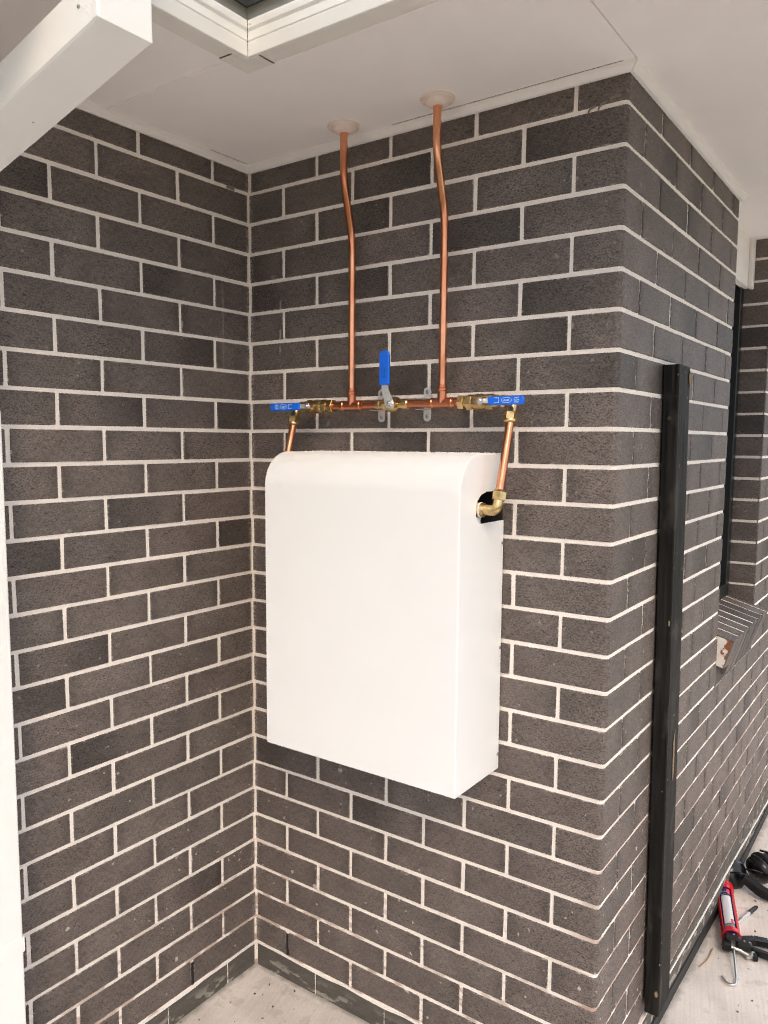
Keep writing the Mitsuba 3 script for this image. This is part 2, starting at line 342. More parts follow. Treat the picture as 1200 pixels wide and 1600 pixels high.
def mortar_panel(wall, s0, s1, z0, z1, back=0.09, cell=0.0062, holes=()):
    """front skin of the joints, lightly uneven and about 3 mm behind the brick faces, closed to a solid body"""
    o, s, d = FRAMES[wall]
    ns, nz = max(2, int((s1 - s0) / cell)), max(2, int((z1 - z0) / cell))
    S, Z = np.meshgrid(np.linspace(s0, s1, ns), np.linspace(z0, z1, nz), indexing='ij')
    P = np.stack([S * 60, Z * 60, 0 * S + 7 * ord(wall)], -1)
    D = -0.0028 + 0.0018 * (meshkit.fbm(P, 3) - .5) + 0.0010 * (meshkit.noise(P * 4.1) - .5)
    if wall == 'C': D = D - 0.0003
    V = o + S[..., None] * s + D[..., None] * d + Z[..., None] * np.array([0, 0, 1.0])
    n, m = S.shape; i, j = np.meshgrid(np.arange(n - 1), np.arange(m - 1), indexing='ij'); a = (i * m + j).ravel()
    Fc = np.vstack([np.stack([a, a + m, a + m + 1], 1), np.stack([a, a + m + 1, a + 1], 1)])
    if np.linalg.det(np.array([s, [0, 0, 1.0], d])) < 0: Fc = Fc[:, ::-1]
    g = trimesh.Trimesh(V.reshape(-1, 3), Fc, process=False)
    b = trimesh.creation.box(extents=[s1 - s0, back - .008, z1 - z0])
    M = np.eye(4); M[:3, 0], M[:3, 1], M[:3, 2] = s, d, [0, 0, 1]
    M[:3, 3] = o + s * (s0 + s1) / 2 + d * (-(back + .008) / 2) + np.array([0, 0, (z0 + z1) / 2])
    b.apply_transform(M)
    return cat_([g, b])

wallA = thing('brick_wall', 'dark brown-grey brick wall on the left, meeting the other wall in the inner corner', 'wall')
wallB = thing('brick_wall', 'dark brown-grey brick wall behind the white cabinet and copper pipes', 'wall')
wallC = thing('brick_wall', 'dark grey brick wall receding on the right behind the black timber post', 'wall')
AEND = OA + HA * 13
for k in range(0, 28):
    z0, z1 = row_z(k)
    # wall A (left)
    ns = list(range(1, 14, 2)) if k % 2 else list(range(2, 14, 2))
    ed = [0.0 + (0.0 if k % 2 else 0.0055)] + [OA + HA * n for n in ns] + ([AEND + .12] if k % 2 == 0 else [])
    for a, b in zip(ed, ed[1:]):
        add_brick(wallA, 'A', brick_mesh(a + (JT if a > .02 else 0.001), b - JT, z0, z1))
    # wall B (middle)
    ns = [2, 4, 6, 8] if k % 2 else [1, 3, 5, 7]
    ed = [0.0055 if k % 2 else 0.0] + [OB + HB * n for n in ns]
    for a, b in zip(ed, ed[1:]):
        add_brick(wallB, 'B', brick_mesh(a + (JT if a > .02 else 0.001), b - JT, z0, z1))
    if k % 2 == 0:                      # stretcher quoin belongs to the middle wall
        add_brick(wallB, 'B', brick_mesh(ed[-1] + JT, W, z0, z1, ret=1, depth=OC + HC - JT))
    # wall C (right)
    ns = [2, 4, 6, 8] if k % 2 else [1, 3, 5, 7]
    ed = [OC + HC * n for n in ns]
    if k % 2:                           # stretcher quoin: long face on the right wall, header on the middle wall
        add_brick(wallC, 'C', brick_mesh(0.0, ed[0] - JT, z0, z1, ret=-1, depth=W - (OB + HB * 8) - JT))
    stop = L if k >= 9 else YEND
    while ed[-1] + 2 * HC < stop - 0.13 and k < 9: ed.append(ed[-1] + 2 * HC)
    for a, b in zip(ed, ed[1:]):
        add_brick(wallC, 'C', brick_mesh(a + JT, b - JT, z0, z1))
    add_brick(wallC, 'C', brick_mesh(ed[-1] + JT, stop - (0 if k >= 9 else JT), z0, z1, ret=1 if k >= 9 else None, depth=0.10, r0=.004))
    if k >= 9:                          # beyond the window recess
        st = [Y2, Y2 + (.235 if k % 2 else .112)]
        while st[-1] < YEND - .26: st.append(st[-1] + 2 * HC)
        st.append(YEND)
        zz = z0
        if True:
            for q, (a, b) in enumerate(zip(st, st[1:])):
                add_brick(wallC, 'C', brick_mesh(a + (0 if q == 0 else JT), b - JT, zz, z1, ret=-1 if q == 0 else None, depth=0.112 if k >= 11 else .02, r0=.005))
# base courses under the damp-proof line
for wall, par, e in (('A', wallA, [0.003, .125, .36, .60, .86, 1.10, 1.36, 1.78]), ('B', wallB, [0.004, .245, .50, .755, 1.01, W])):
    for a, b in zip(e, e[1:]):
        last = wall == 'B' and b == W
        add_brick(par, wall, brick_mesh(a + .002, b - (0 if last else .002), -.086 - .03, -0.0055, ret=1 if last else None, depth=.10), 'base_face')
ed = [0.0]
while ed[-1] < YEND - .2: ed.append(ed[-1] + 2 * HC)
for q, (a, b) in enumerate(zip(ed, ed[1:])):
    add_brick(wallC, 'C', brick_mesh(a + .004 + (.11 if q == 0 else 0), b - .004, -.24, -JT), 'base_face')
part(wallA, 'mortar', mortar_panel('A', -.02, AEND + .12, -.14, ZTOP), 'mortar_mix', smooth=40)
part(wallB, 'mortar', cat_([mortar_panel('B', -.02, W - .0135, -.14, ZTOP), lathe((W - .0140, .0140, -.14), (0, 0, 1), [(.0112, 0), (.0112, ZTOP + .14)], 32)]), 'mortar_mix', smooth=40)
part(wallC, 'mortar', cat_([mortar_panel('C', 0.0135, L - .003, -.2, ZTOP, back=.16), mortar_panel('C', L - .003, YEND, -.2, 9 * C - .004), mortar_panel('C', Y2 + .003, YEND, 9 * C - .004, ZTOP, back=.16)]), 'mortar_mix', smooth=40)
# jamb joints seen inside the recess
def strip_path(wall, pts, h, d0, d1):
    """a thin ragged strip along a wall: pts = [(s, z)]"""
    o, s, d = FRAMES[wall]; out = []
    for (a, za), (b, zb) in zip(pts, pts[1:]):
        v = []
        for S, Z in ((a, za), (b, zb)):
            for D in (d0, d1):
                for q in (-h / 2, h / 2): v.append(o + S * s + D * d + np.array([0, 0, Z + q]))
        out.append(hull(v))
    return cat_(out)
sA = np.linspace(0.004, 1.7, 60); sB = np.linspace(0.004, W - .002, 50); sC = np.linspace(0.0, YEND, 90)
def ragged(S, z, amp, seed): return [(s_, z(s_) + amp * (meshkit.noise(np.array([s_ * 14, seed, 0.0])) - .5)) for s_ in S]
part(wallA, 'membrane', strip_path('A', ragged(sA, lambda s_: -.002, .005, 1.0), .0035, -.02, .0035), 'membrane_white')
part(wallB, 'membrane', strip_path('B', ragged(sB, lambda s_: -.002, .006, 5.0), .0035, -.02, .0035), 'membrane_white')
memz = lambda y: -0.004 - .051 * ss(.25, 1.35, y) - .06 * ss(1.1, 2.6, y)
part(wallC, 'membrane', strip_path('C', ragged(sC, memz, .003, 9.0), .0045, -.02, .004), 'membrane_white')
part(wallC, 'tanking_strip', strip_path('C', [(s_, float(floor_z(W, s_)) + .016 + .006 * (meshkit.noise(np.array([s_ * 9, 2.0, 0])) - .5)) for s_ in sC], .05, -.02, .006), 'bitumen')
part(wallB, 'weep_hole', strip_path('B', [(OB + HB - .004, .040), (OB + HB + .004, .040)], .070, -.02, .0002), 'dark_inside')
part(wallA, 'weep_hole', strip_path('A', [(OA + HA * 2 - .004, .040), (OA + HA * 2 + .004, .040)], .070, -.02, .0002), 'dark_inside')
# mud dauber smears near the eaves
for q_ in (([(W - .088, -.004), (W - .083, .003), (W - .070, .006)], .004), ([(W - .066, -.002), (W - .058, .007), (W - .045, .009)], .004), ([(W - .04, .012), (W - .026, .015), (W - .016, .013)], .006)):
    part(wallB, 'mud_smear', strip_path('B', [(a_, 27 * C + b_) for a_, b_ in q_[0]], q_[1], -.003, .0016), 'wasp_mud')
part(wallA, 'mud_smear', strip_path('A', [(.062, 27 * C + .001), (.075, 27 * C + .003), (.088, 27 * C + .002)], .009, -.003, .0028), 'wasp_mud')

# ------------------------------------------------------------------ sloping brick sill, window
sill = thing('window_sill', 'sloping sill of bricks on edge under the window, its near end showing terracotta and mortar', 'sill')
th = math.radians(16.5); out_d = np.array([math.cos(th), 0, -math.sin(th)]); up_d = np.array([math.sin(th), 0, math.cos(th)])
O0 = np.array([1.160, 0, 0.9385])     # outer top arris
y = 1.115
n_s = 0
while y < Y2 - .02:
    w_ = min(.0765, Y2 - .002 - y); m = cbox(-.20, 0, 0, w_, -.108 if n_s == 0 else -.150, 0, .0025)
    m.vertices += rng.uniform(-.0008, .0008, m.vertices.shape)
    m = put(m, O0 + np.array([0, y, 0]), out_d, np.array([0, 1.0, 0]), up_d)
    tone_n[0] += 1; v = m.vertices
    uv = np.stack([tone_n[0] + .98 * (v[:, 0] - v[:, 0].min()) / np.ptp(v[:, 0]), (v[:, 2] - v[:, 2].min()) / np.ptp(v[:, 2])], 1)
    part(sill, 'brick', m, 'brick_face', uv=uv)
    if n_s == 0:
        q = put(cbox(-.055, -.004, -.003, .001, -.104, -.006, .001), O0 + np.array([0, y, 0]), out_d, np.array([0, 1.0, 0]), up_d)
        part(sill, 'broken_end', q, 'sill_end', label='rough terracotta end of the first sill brick smeared with mortar')
    y += .0765 + .0095; n_s += 1
q = put(trimesh.creation.box(bounds=[[-.19, 0.004, -.105], [-.0035, Y2 - 1.119, -.0012]]), O0 + np.array([0, 1.115, 0]), out_d, np.array([0, 1.0, 0]), up_d)
part(sill, 'mortar', q, 'mortar_mix')
part(sill, 'bedding', trimesh.creation.box(bounds=[[W - .09, 1.118, .765], [W - .004, Y2, .86]]), 'base_face')

win = thing('window', 'narrow dark window with black frame set back in the brick recess at right', 'window')
XF = 1.008
for nm, b in (('frame', (XF - .05, XF, Y2 - .05, Y2 - .0005, .96, 2.30)), ('frame', (XF - .05, XF, L - .04, L + .035, .96, 2.30)), ('frame', (XF - .05, XF - .001, L + .035, Y2 - .05, .97, 1.035)), ('frame', (XF - .05, XF - .001, L + .035, Y2 - .05, 2.215, 2.27))):
    part(win, nm, cbox(*b, .003), 'black_powder')
part(win, 'pane', trimesh.Trimesh([[XF - .03, L + .03, 1.03], [XF - .03, Y2 - .045, 1.03], [XF - .03, Y2 - .045, 2.22], [XF - .03, L + .03, 2.22]], [[0, 1, 2], [0, 2, 3]], process=False), 'pane_glass')
part(win, 'added_backing', trimesh.creation.box(bounds=[[XF - .16, L - .05, .9], [XF - .14, Y2 + .05, 2.3]]), 'added_backing_dark')  # panel added behind the glass as a dark interior, not a real blind
part(win, 'head_lining', cbox(1.0, 1.027, L - .004, Y2 - .001, 2.212, ZC + .01, .002), 'soffit_paint')
part(win, 'head_trim', cbox(1.0275, 1.044, Y2 - .04, Y2 - .0015, 2.207, ZC + .01, .003), 'trim_paint')

# ------------------------------------------------------------------ soffit, trims, gutter, roof
sof = thing('eaves_soffit', 'cream painted flat soffit lining under the eaves above the brick walls', 'soffit')
GX, GY = 0.4561, -0.4726            # outer edge of the lining
def sheet(poly, z0, h):
    m = trimesh.creation.extrude_polygon(poly, h, engine='earcut'); m.apply_translation([0, 0, z0]); return m
XJ, YJ = 1.1262, -0.495
part(sof, 'panel', sheet(Polygon([(-.3, YJ + .001), (GX + .006, YJ + .001), (GX + .006, GY), (XJ - .001, GY), (XJ - .001, .1), (-.3, .1)]), ZC, .006), 'soffit_paint')
part(sof, 'panel', sheet(sbox(-.3, -2.2, GX + .006, YJ - .001), ZC, .006), 'soffit_paint')
part(sof, 'panel', sheet(Polygon([(XJ + .001, GY), (2.05, GY), (2.05, 3.2), (.85, 3.2), (.85, 1.0), (XJ + .001, 1.0)]), ZC, .006), 'soffit_paint')
part(sof, 'cover_strip', cbox(0.02, GX, YJ - .012, YJ + .012, ZC - .0042, ZC + .001, .001), 'soffit_paint')
for b_ in ((.52, 1.10, -.0232, -.0213), (.0213, .0232, -.17, -.03)):
    part(sof, 'gap_shade_strip', trimesh.creation.box(bounds=[[b_[0], b_[2], ZC - .0006], [b_[1], b_[3], ZC + .0005]]), 'dirt')  # thin dark strip drawn in for the shade of the gap above the moulding
for fx, fy in ((.14, -.62), (.75, -.30), (.30, -.30), (1.0, -.34), (.2, -.14), (1.5, .5)):
    part(sof, 'fixing', lathe((fx, fy, ZC + .0005), (0, 0, -1), [(.0030, 0), (.0026, .0008), (.0010, .0011)], 10), 'trim_paint')
TH = [(0, 0), (.009, 0), (.012, .004), (.018, .010), (.0205, .0185), (0, .0185)]   # moulding section (out, up)
def mould(a, b, outward, m0=0.0, m1=0.0):
    """moulding from a to b on the wall; m0/m1: +1 lengthens the outer arris (outer corner), -1 shortens it (inner corner)"""
    a, b, o = np.array([*a, ZC - .0180]), np.array([*b, ZC - .0180]), np.array([*outward, 0.0]); t = (b - a) / np.linalg.norm(b - a)
    v = [a + o * (p + .001) - t * m0 * p + np.array([0, 0, q]) for p, q in TH] + [b + o * (p + .001) + t * m1 * p + np.array([0, 0, q]) for p, q in TH]
    return hull(v) if False else trimesh.Trimesh(v, [(i, (i + 1) % 6, 6 + (i + 1) % 6) for i in range(6)] + [(i, 6 + (i + 1) % 6, 6 + i) for i in range(6)] + [(0, i + 1, i) for i in range(1, 5)] + [(6, 6 + i, 7 + i) for i in range(1, 5)], process=False)
part(sof, 'moulding', mould((0, -1.7), (0, 0), (1, 0), 0, -1), 'trim_paint', label='moulding strip along the top of the left wall')
part(sof, 'moulding', mould((0, 0), (W, 0), (0, -1), -1, 1), 'trim_paint', label='moulding strip along the top of the middle wall')
part(sof, 'moulding', mould((W, 0), (W, L + .004), (1, 0), 1, 0), 'trim_paint', label='moulding strip along the top of the right wall')
part(sof, 'moulding', mould((W, Y2 - .004), (W, YEND), (1, 0), 0, 0), 'trim_paint')

gut = thing('eaves_gutter', 'cream metal gutter turning an inner corner along the edge of the eaves', 'gutter')
GP = [(0.0, 2.3765), (.046, 2.3760), (.0480, 2.3775), (.0480, 2.4035), (.0455, 2.4055), (.0455, 2.4070), (.0475, 2.4085), (.0450, 2.4260), (.0490, 2.4310), (.0490, 2.4430), (.0475, 2.4470), (.0455, 2.4480), (.0430, 2.4460),
      (.043, 2.380), (0.003, 2.380), (.003, 2.43), (0, 2.43)]
def gutter_run(vertical, end):
    v = []
    for t in (0, 1):
        for d, z in GP:
            if vertical: v.append((GX + d, GY - d if t == 0 else end, z))      # along y, facing +x
            else: v.append((GX + d if t == 0 else end, GY - d, z))             # along x, facing -y
    n = len(GP); fc = []
    for i in range(n):
        a, b = i, (i + 1) % n; fc += [(a, b, b + n), (a, b + n, a + n)]
    m = trimesh.Trimesh(v, fc, process=False)
    return m
part(gut, 'run', gutter_run(True, -2.2), 'gutter_paint', smooth=25, label='gutter length parallel to the left wall')
part(gut, 'run', gutter_run(False, 2.05), 'gutter_paint', smooth=25, label='gutter length parallel to the middle wall')
part(gut, 'corner_plate', sheet(Polygon([(GX - .001, GY + .001), (GX + .075, GY + .001), (GX + .068, GY - .040), (GX + .044, GY - .044), (GX + .034, GY - .0795), (GX - .001, GY - .0795)]), 2.3745, .0016), 'gutter_paint')
for rx_, ry_ in ((.4769, -.531), (.5151, -.492)):
    part(gut, 'rivet', lathe((rx_, ry_, 2.3748), (0, 0, -1), [(.003, 0), (.003, .0008), (.0015, .0016)], 10), 'steel')
for d, z in ((.0455, 2.3885), (.0475, 2.437)):
    part(gut, 'rivet', lathe((GX + d + .008, GY - d - .001, z), (0, -1, 0), [(.0019, -.004), (.0019, .0010), (.0009, .0016)], 10), 'screw_steel')
part(gut, 'fascia', cat_([trimesh.creation.box(bounds=[[GX - .004, -2.2, 2.404], [GX - .001, GY + .003, 2.52]]), trimesh.creation.box(bounds=[[GX - .001, GY, 2.404], [2.05, GY + .003, 2.52]])]), 'fascia_shade_paint')
part(gut, 'mitre_seam', tube([(GX + d_ + .0002, GY - d_ - .0002, z_) for d_, z_ in GP[2:11]], .0008, 6), 'dirt')
for b_ in ((GX - .0005, GX + .034, GY - .0803, GY - .0795), (GX + .0750, GX + .0758, GY - .044, GY + .0005)):
    part(gut, 'plate_seam', trimesh.creation.box(bounds=[[b_[0], b_[2], 2.3739], [b_[1], b_[3], 2.3765]]), 'dirt')
roof = thing('tiled_roof', 'dark tiled roof edge just seen above the gutter corner', 'roof')
def roof_plane(vertical):
    ms = []
    for i in range(9):
        d0, d1 = -.012 - i * .30, -.012 - (i + 1) * .30
        zA, zB = 2.489 - d0 * .55, 2.489 - d1 * .55
        v = []
        for d, z in ((d0 + .03, zA), (d1, zB)):
            for q in (0, .06):
                if vertical: v += [(GX + d, GY - d - .0, z + q), (GX + d, -2.2, z + q)]
                else: v += [(GX + d, GY - d, z + q), (2.05, GY - d, z + q)]
        ms.append(hull(v))
    return cat_(ms)
part(roof, 'slope', roof_plane(True), 'roof_tile_dark'); part(roof, 'slope', roof_plane(False), 'roof_tile_dark')

# ------------------------------------------------------------------ downpipe
dp = thing('downpipe', 'white rectangular downpipe kinked back under the eaves and running down at the left edge', 'downpipe')
YA, YB = -.943, -.8355
def rect_path(pts, dep, y0, y1):
    """rectangular pipe whose outer face follows pts (x, z); dep = thickness behind it, mitred"""
    P = np.array(pts, float); t = np.diff(P, axis=0); t /= np.linalg.norm(t, axis=1, keepdims=True)
    nrm = np.stack([t[:, 1], -t[:, 0]], 1)
    out = []
    for i in range(len(P)):
        a = nrm[max(i - 1, 0)]; b = nrm[min(i, len(nrm) - 1)]; m = (a + b) / np.linalg.norm(a + b); k = dep / (m @ a)
        q = P[i] + m * k
        c = .0035
        out.append([(P[i][0], y0 + c, P[i][1]), (P[i][0], y1 - c, P[i][1]), (P[i] + m * c)[[0]].tolist() + [y1] + (P[i] + m * c)[[1]].tolist(), (q - m * c)[[0]].tolist() + [y1] + (q - m * c)[[1]].tolist(),
                    (q[0], y1 - c, q[1]), (q[0], y0 + c, q[1]), (q - m * c)[[0]].tolist() + [y0] + (q - m * c)[[1]].tolist(), (P[i] + m * c)[[0]].tolist() + [y0] + (P[i] + m * c)[[1]].tolist()])
    V = np.array(out, float).reshape(-1, 3); Fc = []
    for i in range(len(P) - 1):
        for j in range(8):
            a, b = i * 8 + j, i * 8 + (j + 1) % 8; Fc += [(a, b, b + 8), (a, b + 8, a + 8)]
    k = (len(P) - 1) * 8
    for j in range(1, 7): Fc += [(0, j + 1, j), (k, k + j, k + j + 1)]
    m = trimesh.Trimesh(V, Fc, process=False); m.fix_normals(); return m
slope = (2.2569 - 2.1401) / (.5927 - .1123)
part(dp, 'dropper', rect_path([(.593, 2.62), (.593, 2.2569), (.58, 2.2569 - .013 * slope)], .075, YA, YB), 'pipe_paint')
part(dp, 'offset', rect_path([(.5925, 2.2567), (.100, 2.1401 - .0123 * slope), (.1, 2.05)], .075, YA + .0006, YB - .0006), 'pipe_paint')
part(dp, 'pipe', cbox(.0275, .0975, -.9485, -.8487, 1.64, 2.06, .0035), 'pipe_paint')
part(dp, 'pipe', cbox(.025, .1, -.952, -.8455, -.06, 1.667, .0035), 'pipe_paint')
part(dp, 'strap', cat_([cbox(.1004, .1018, -.9535, -.8445, .4655, .4995, .0005), cbox(.004, .1018, -.8449, -.8435, .4655, .4995, .0005), cbox(.004, .1018, -.9545, -.9530, .4655, .4995, .0005)]), 'pipe_paint')
part(dp, 'rivet', lathe((.545, YA - .0005, 2.285), (0, -1, 0), [(.003, -.003), (.003, .001), (.0015, .002)], 10), 'screw_steel')
part(dp, 'rivet', lathe((.30, -.875, 2.1862), (.22, 0, -.97), [(.0022, -.003), (.0022, .0008), (.001, .0014)], 10), 'screw_steel')

# ------------------------------------------------------------------ white wall cabinet
cab = thing('wall_cabinet', 'white metal wall cabinet with rounded top front edge, hung under the copper pipes', 'cabinet')
HX0, HX1, HY, HZ0, HZ1, HR = .2615, .8425, -.2225, .7935, 1.5765, .088
prof = [(-.0025, HZ0), (HY, HZ0)] + [(HY + HR - HR * math.cos(a), HZ1 - HR + HR * math.sin(a)) for a in np.linspace(0, math.pi / 2, 22)] + [(-.0025, HZ1)]
r = .0028; ball = trimesh.creation.icosphere(1, r).vertices
cen = Polygon(prof).buffer(-r, join_style=2).exterior.coords
outer = manifold3d.Manifold.hull_points(np.array([np.array([X, p[0], p[1]]) + b for p in cen for X in (HX0 + r, HX1 - r) for b in ball], np.float64))
ip = list(Polygon(prof).buffer(-.003, join_style=2).exterior.coords)
inner = manifold3d.Manifold.hull_points(np.array([(X, min(p[0] * 1.0, p[0]) + (0.02 if p[0] > -.01 else 0), p[1]) for p in ip for X in (HX0 + .003, HX1 - .003)], np.float64))
nt = unary_union([sbox(-.10, 1.4165, .05, 1.4895), Polygon([(-.147, 1.4165 + .02), (-.13, 1.4165), (-.05, 1.4165), (-.05, 1.4895), (-.095, 1.4895), (-.122, 1.484), (-.140, 1.4705), (-.147, 1.455)])])
cut = trimesh.creation.extrude_polygon(nt, .02, engine='earcut')
M = np.eye(4); M[:3, 0], M[:3, 1], M[:3, 2], M[:3, 3] = [0, 1, 0], [0, 0, 1], [1, 0, 0], [HX1 - .012, 0, 0]
cut.apply_transform(M)
shell = outer - inner - tri2man(cut)
part(cab, 'cover', man2tri(shell), 'cover_white', smooth=32)
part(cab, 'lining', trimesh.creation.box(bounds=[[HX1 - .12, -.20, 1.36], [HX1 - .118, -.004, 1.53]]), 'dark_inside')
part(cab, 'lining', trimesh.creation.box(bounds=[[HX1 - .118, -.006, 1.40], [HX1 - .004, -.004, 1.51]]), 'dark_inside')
part(cab, 'insulation_tab', cbox(HX1 - .010, HX1 - .0036, -.136, -.116, 1.412, 1.432, .001), 'nozzle_clear')
for z in (1.3615, 1.1029, .8325):
    part(cab, 'screw', lathe((HX1 - .0005, -.011, z), (1, 0, 0), [(.0042, 0), (.0040, .0018), (.0018, .0030)], 10), 'screw_steel')
part(cab, 'blemish', lathe((.315, HY, 1.489), (0, -1, 0), [(.0018, -.002), (.0018, .0003), (.001, .0006)], 8), 'screw_steel')
dm = []
for _ in range(620):
    x_ = rng.uniform(HX0 + .02, HX1 - .004); y_ = -.006 - abs(rng.normal(0, .045))
    if y_ < -.13: continue
    s_ = rng.uniform(.0009, .0027)
    d_ = trimesh.creation.icosphere(1, s_); d_.vertices[:, 2] *= rng.uniform(.6, 1.0); d_.apply_translation([x_, y_, HZ1 + s_ * .1]); dm.append(d_)
single('water_droplets', cat_(dm), 'droplet', 'small water droplets lying on the top of the white cabinet', 'droplets', smooth=True, kind='stuff')

# ------------------------------------------------------------------ copper pipework
pw = thing('copper_pipework', 'copper and brass pipework with three blue-handled valves above the white cabinet', 'pipework')
YM, ZM, RP = -.050, 1.6985, .0098
def socket(o, ax, r=.0116, ln=.026):
    return lathe(o, ax, [(RP, 0), (r, .0012), (r, .006), (r + .0018, .0085), (r + .0018, .0125), (r, .015), (r, ln)], 24)
for xr, yt, zb0, zb1, xt in ((.4165, -.0865, 2.262, 2.128, .4165), (.6925, -.0885, 2.276, 2.145, .6915)):
    path = rounded_path([(xt, yt, ZC - .004), (xt, yt, zb0), (xr, YM, zb1), (xr, YM, ZM + .03)], .034, 9)
    part(pw, 'riser', tube(path, RP, 24), 'copper', smooth=40)
def tee(x):
    b = [lathe((x - .040, YM, ZM), (1, 0, 0), [(RP, 0), (.0116, .0012), (.0116, .008), (.0134, .0105), (.0134, .0145), (.0116, .017), (.0116, .063), (.0134, .0655), (.0134, .0695), (.0116, .072), (.0116, .0788), (RP, .080)], 26),
         lathe((x, YM, ZM), (0, 0, 1), [(.0125, 0), (.0118, .012), (.0116, .028), (.0134, .0305), (.0134, .0345), (.0116, .037), (.0116, .0435), (RP, .0445)], 26)]
    return cat_(b)
part(pw, 'tee', tee(.4165), 'copper_fitting', smooth=35)
part(pw, 'tee', tee(.6925), 'copper_fitting', smooth=35)
for a, b in ((.355, .380), (.455, .505), (.594, .656), (.730, .745)):
    part(pw, 'manifold_pipe', lathe((a, YM, ZM), (1, 0, 0), [(RP, 0), (RP, b - a)], 24), 'copper_fitting', smooth=35)
def strokes(seed, w, h, depth=.0003):
    """a row of small print too fine to read: short strokes of uneven width"""
    q = np.random.default_rng(seed); x = 0.0; ms = []
    while x < w:
        b = q.uniform(.16, .34) * h; t = q.uniform(.75, 1.0) * h
        ms.append(trimesh.creation.box(bounds=[[x, 0, 0], [x + b, t, depth]]))
        if q.random() < .6:
            y_ = q.choice([0, .4, .78]) * h; ms.append(trimesh.creation.box(bounds=[[x + b, y_, 0], [x + b + .28 * h, y_ + .2 * h, depth * .8]]))
        x += b + q.uniform(.30, .50) * h
    m = cat_(ms); m.apply_translation([-m.vertices[:, 0].max() / 2, -h / 2, 0]); return m
def print_on(seed, w, h, O, X, Y):
    X, Y = np.array(X, float), np.array(Y, float)
    return put(strokes(seed, w, h), O, X, Y, np.cross(X, Y))
def oval_ring(a, b, t):
    th_ = np.linspace(0, 2 * np.pi, 40, endpoint=False)
    return prism(Polygon(np.stack([a * np.cos(th_), b * np.sin(th_)], 1), [np.stack([(a - t) * np.cos(th_), (b - t) * np.sin(th_)], 1)]), .0003)
def end_valve(xc, sgn, x_union, g0, g1):
    v = key_for(pw + '__valve')
    labels[v] = {'label': 'right brass valve with its blue handle turned outwards' if sgn > 0 else 'left brass valve with its blue handle turned outwards'}
    A = (sgn, 0, 0)
    # union next to the tee
    part(v, 'union_nut', cat_([hexnut((x_union, YM, ZM), A, .0185, .015), lathe((x_union + sgn * .0145, YM, ZM), A, [(.0125, 0), (.0135, .002), (.0135, .010)], 24)]), 'brass', smooth=30)
    o = (x_union + sgn * .021, YM, ZM)
    part(v, 'body', cat_([hexnut(o, A, .0188, .017, turn=.3), lathe((o[0] + sgn * .015, YM, ZM), A, [(.0150, 0), (.0172, .004), (.0190, .013), (.0190, .025), (.0172, .033), (.0155, .037)], 28),
                          hexnut((o[0] + sgn * .050, YM, ZM), A, .0188, .020, turn=.3), lathe((o[0] + sgn * .068, YM, ZM), A, [(.0155, 0), (.0155, .012), (.011, .018)], 24),
                          lathe((xc, YM - .012, ZM), (0, -1, 0), [(.0105, 0), (.0105, .012), (.008, .016), (.006, .026)], 20)]), 'brass', smooth=30)
    part(v, 'stem_nut', cat_([hexnut((xc, -.0865, ZM), (0, -1, 0), .0092, .0055, .0006), lathe((xc, -.0915, ZM), (0, -1, 0), [(.0042, 0), (.0042, .004), (.003, .005)], 14)]), 'chrome', smooth=30)
    # lever: plate, then the dipped blue grip
    pl = prism(Polygon([(-.004, -.0050), (.034, -.0060), (.034, .0060), (-.004, .0050)]), .0025)
    X = np.array([sgn, 0, 0.0]); Y = np.array([0, 0, 1.0 * sgn]); Zd = np.cross(X, Y)
    part(v, 'lever', put(pl, (xc, -.0845, ZM), X, Y, Zd), 'steel')
    gp = unary_union([sbox(g0, -.0102, g1 - .012, .0102), Point(g1 - .0135, 0).buffer(.0125, 16).intersection(sbox(g0, -.0102, g1, .0102)), ])
    gp = gp.buffer(-.002).buffer(.002, 4)
    part(v, 'grip', put(prism(gp.convex_hull, .0085, .0018), (xc, -.0835, ZM - .0006), X, Y, Zd), 'grip_blue')
    yl = -.0835 - .0085 - .0001
    mid = xc + sgn * (g0 + g1) / 2
    Xr, Yr = (1, 0, 0), (0, 0, 1)
    ms = [put(oval_ring(.0130, .0068, .0009), (mid + sgn * .002, yl, ZM), np.array([1.0, 0, 0]), np.array([0, 0, 1.0]), np.array([0, -1.0, 0])),
          print_on(3, .015, .0050, (mid + sgn * .002, yl, ZM), Xr, Yr)]
    xo = mid + sgn * .027
    ms += [print_on(11, .009, .0034, (xo, yl, ZM + .0050), Xr, Yr), print_on(12, .012, .0028, (xo, yl, ZM), Xr, Yr), print_on(13, .012, .0028, (xo, yl, ZM - .0048), Xr, Yr)]
    xb = mid - sgn * .0225
    br = unary_union([sbox(-.006, .0050, .006, .0062), sbox(-.006, -.0062, .006, -.0050), sbox(-.006 if sgn < 0 else .0048, -.0062, -.0048 if sgn < 0 else .006, .0062)])
    ms.append(put(prism(br, .0003), (xb, yl, ZM), np.array([1.0, 0, 0]), np.array([0, 0, 1.0]), np.array([0, -1.0, 0])))
    part(v, 'lettering', cat_(ms), 'print_white')
end_valve(.2965, -1, .357, .028, .136)
end_valve(.8175, 1, .741, .020, .111)
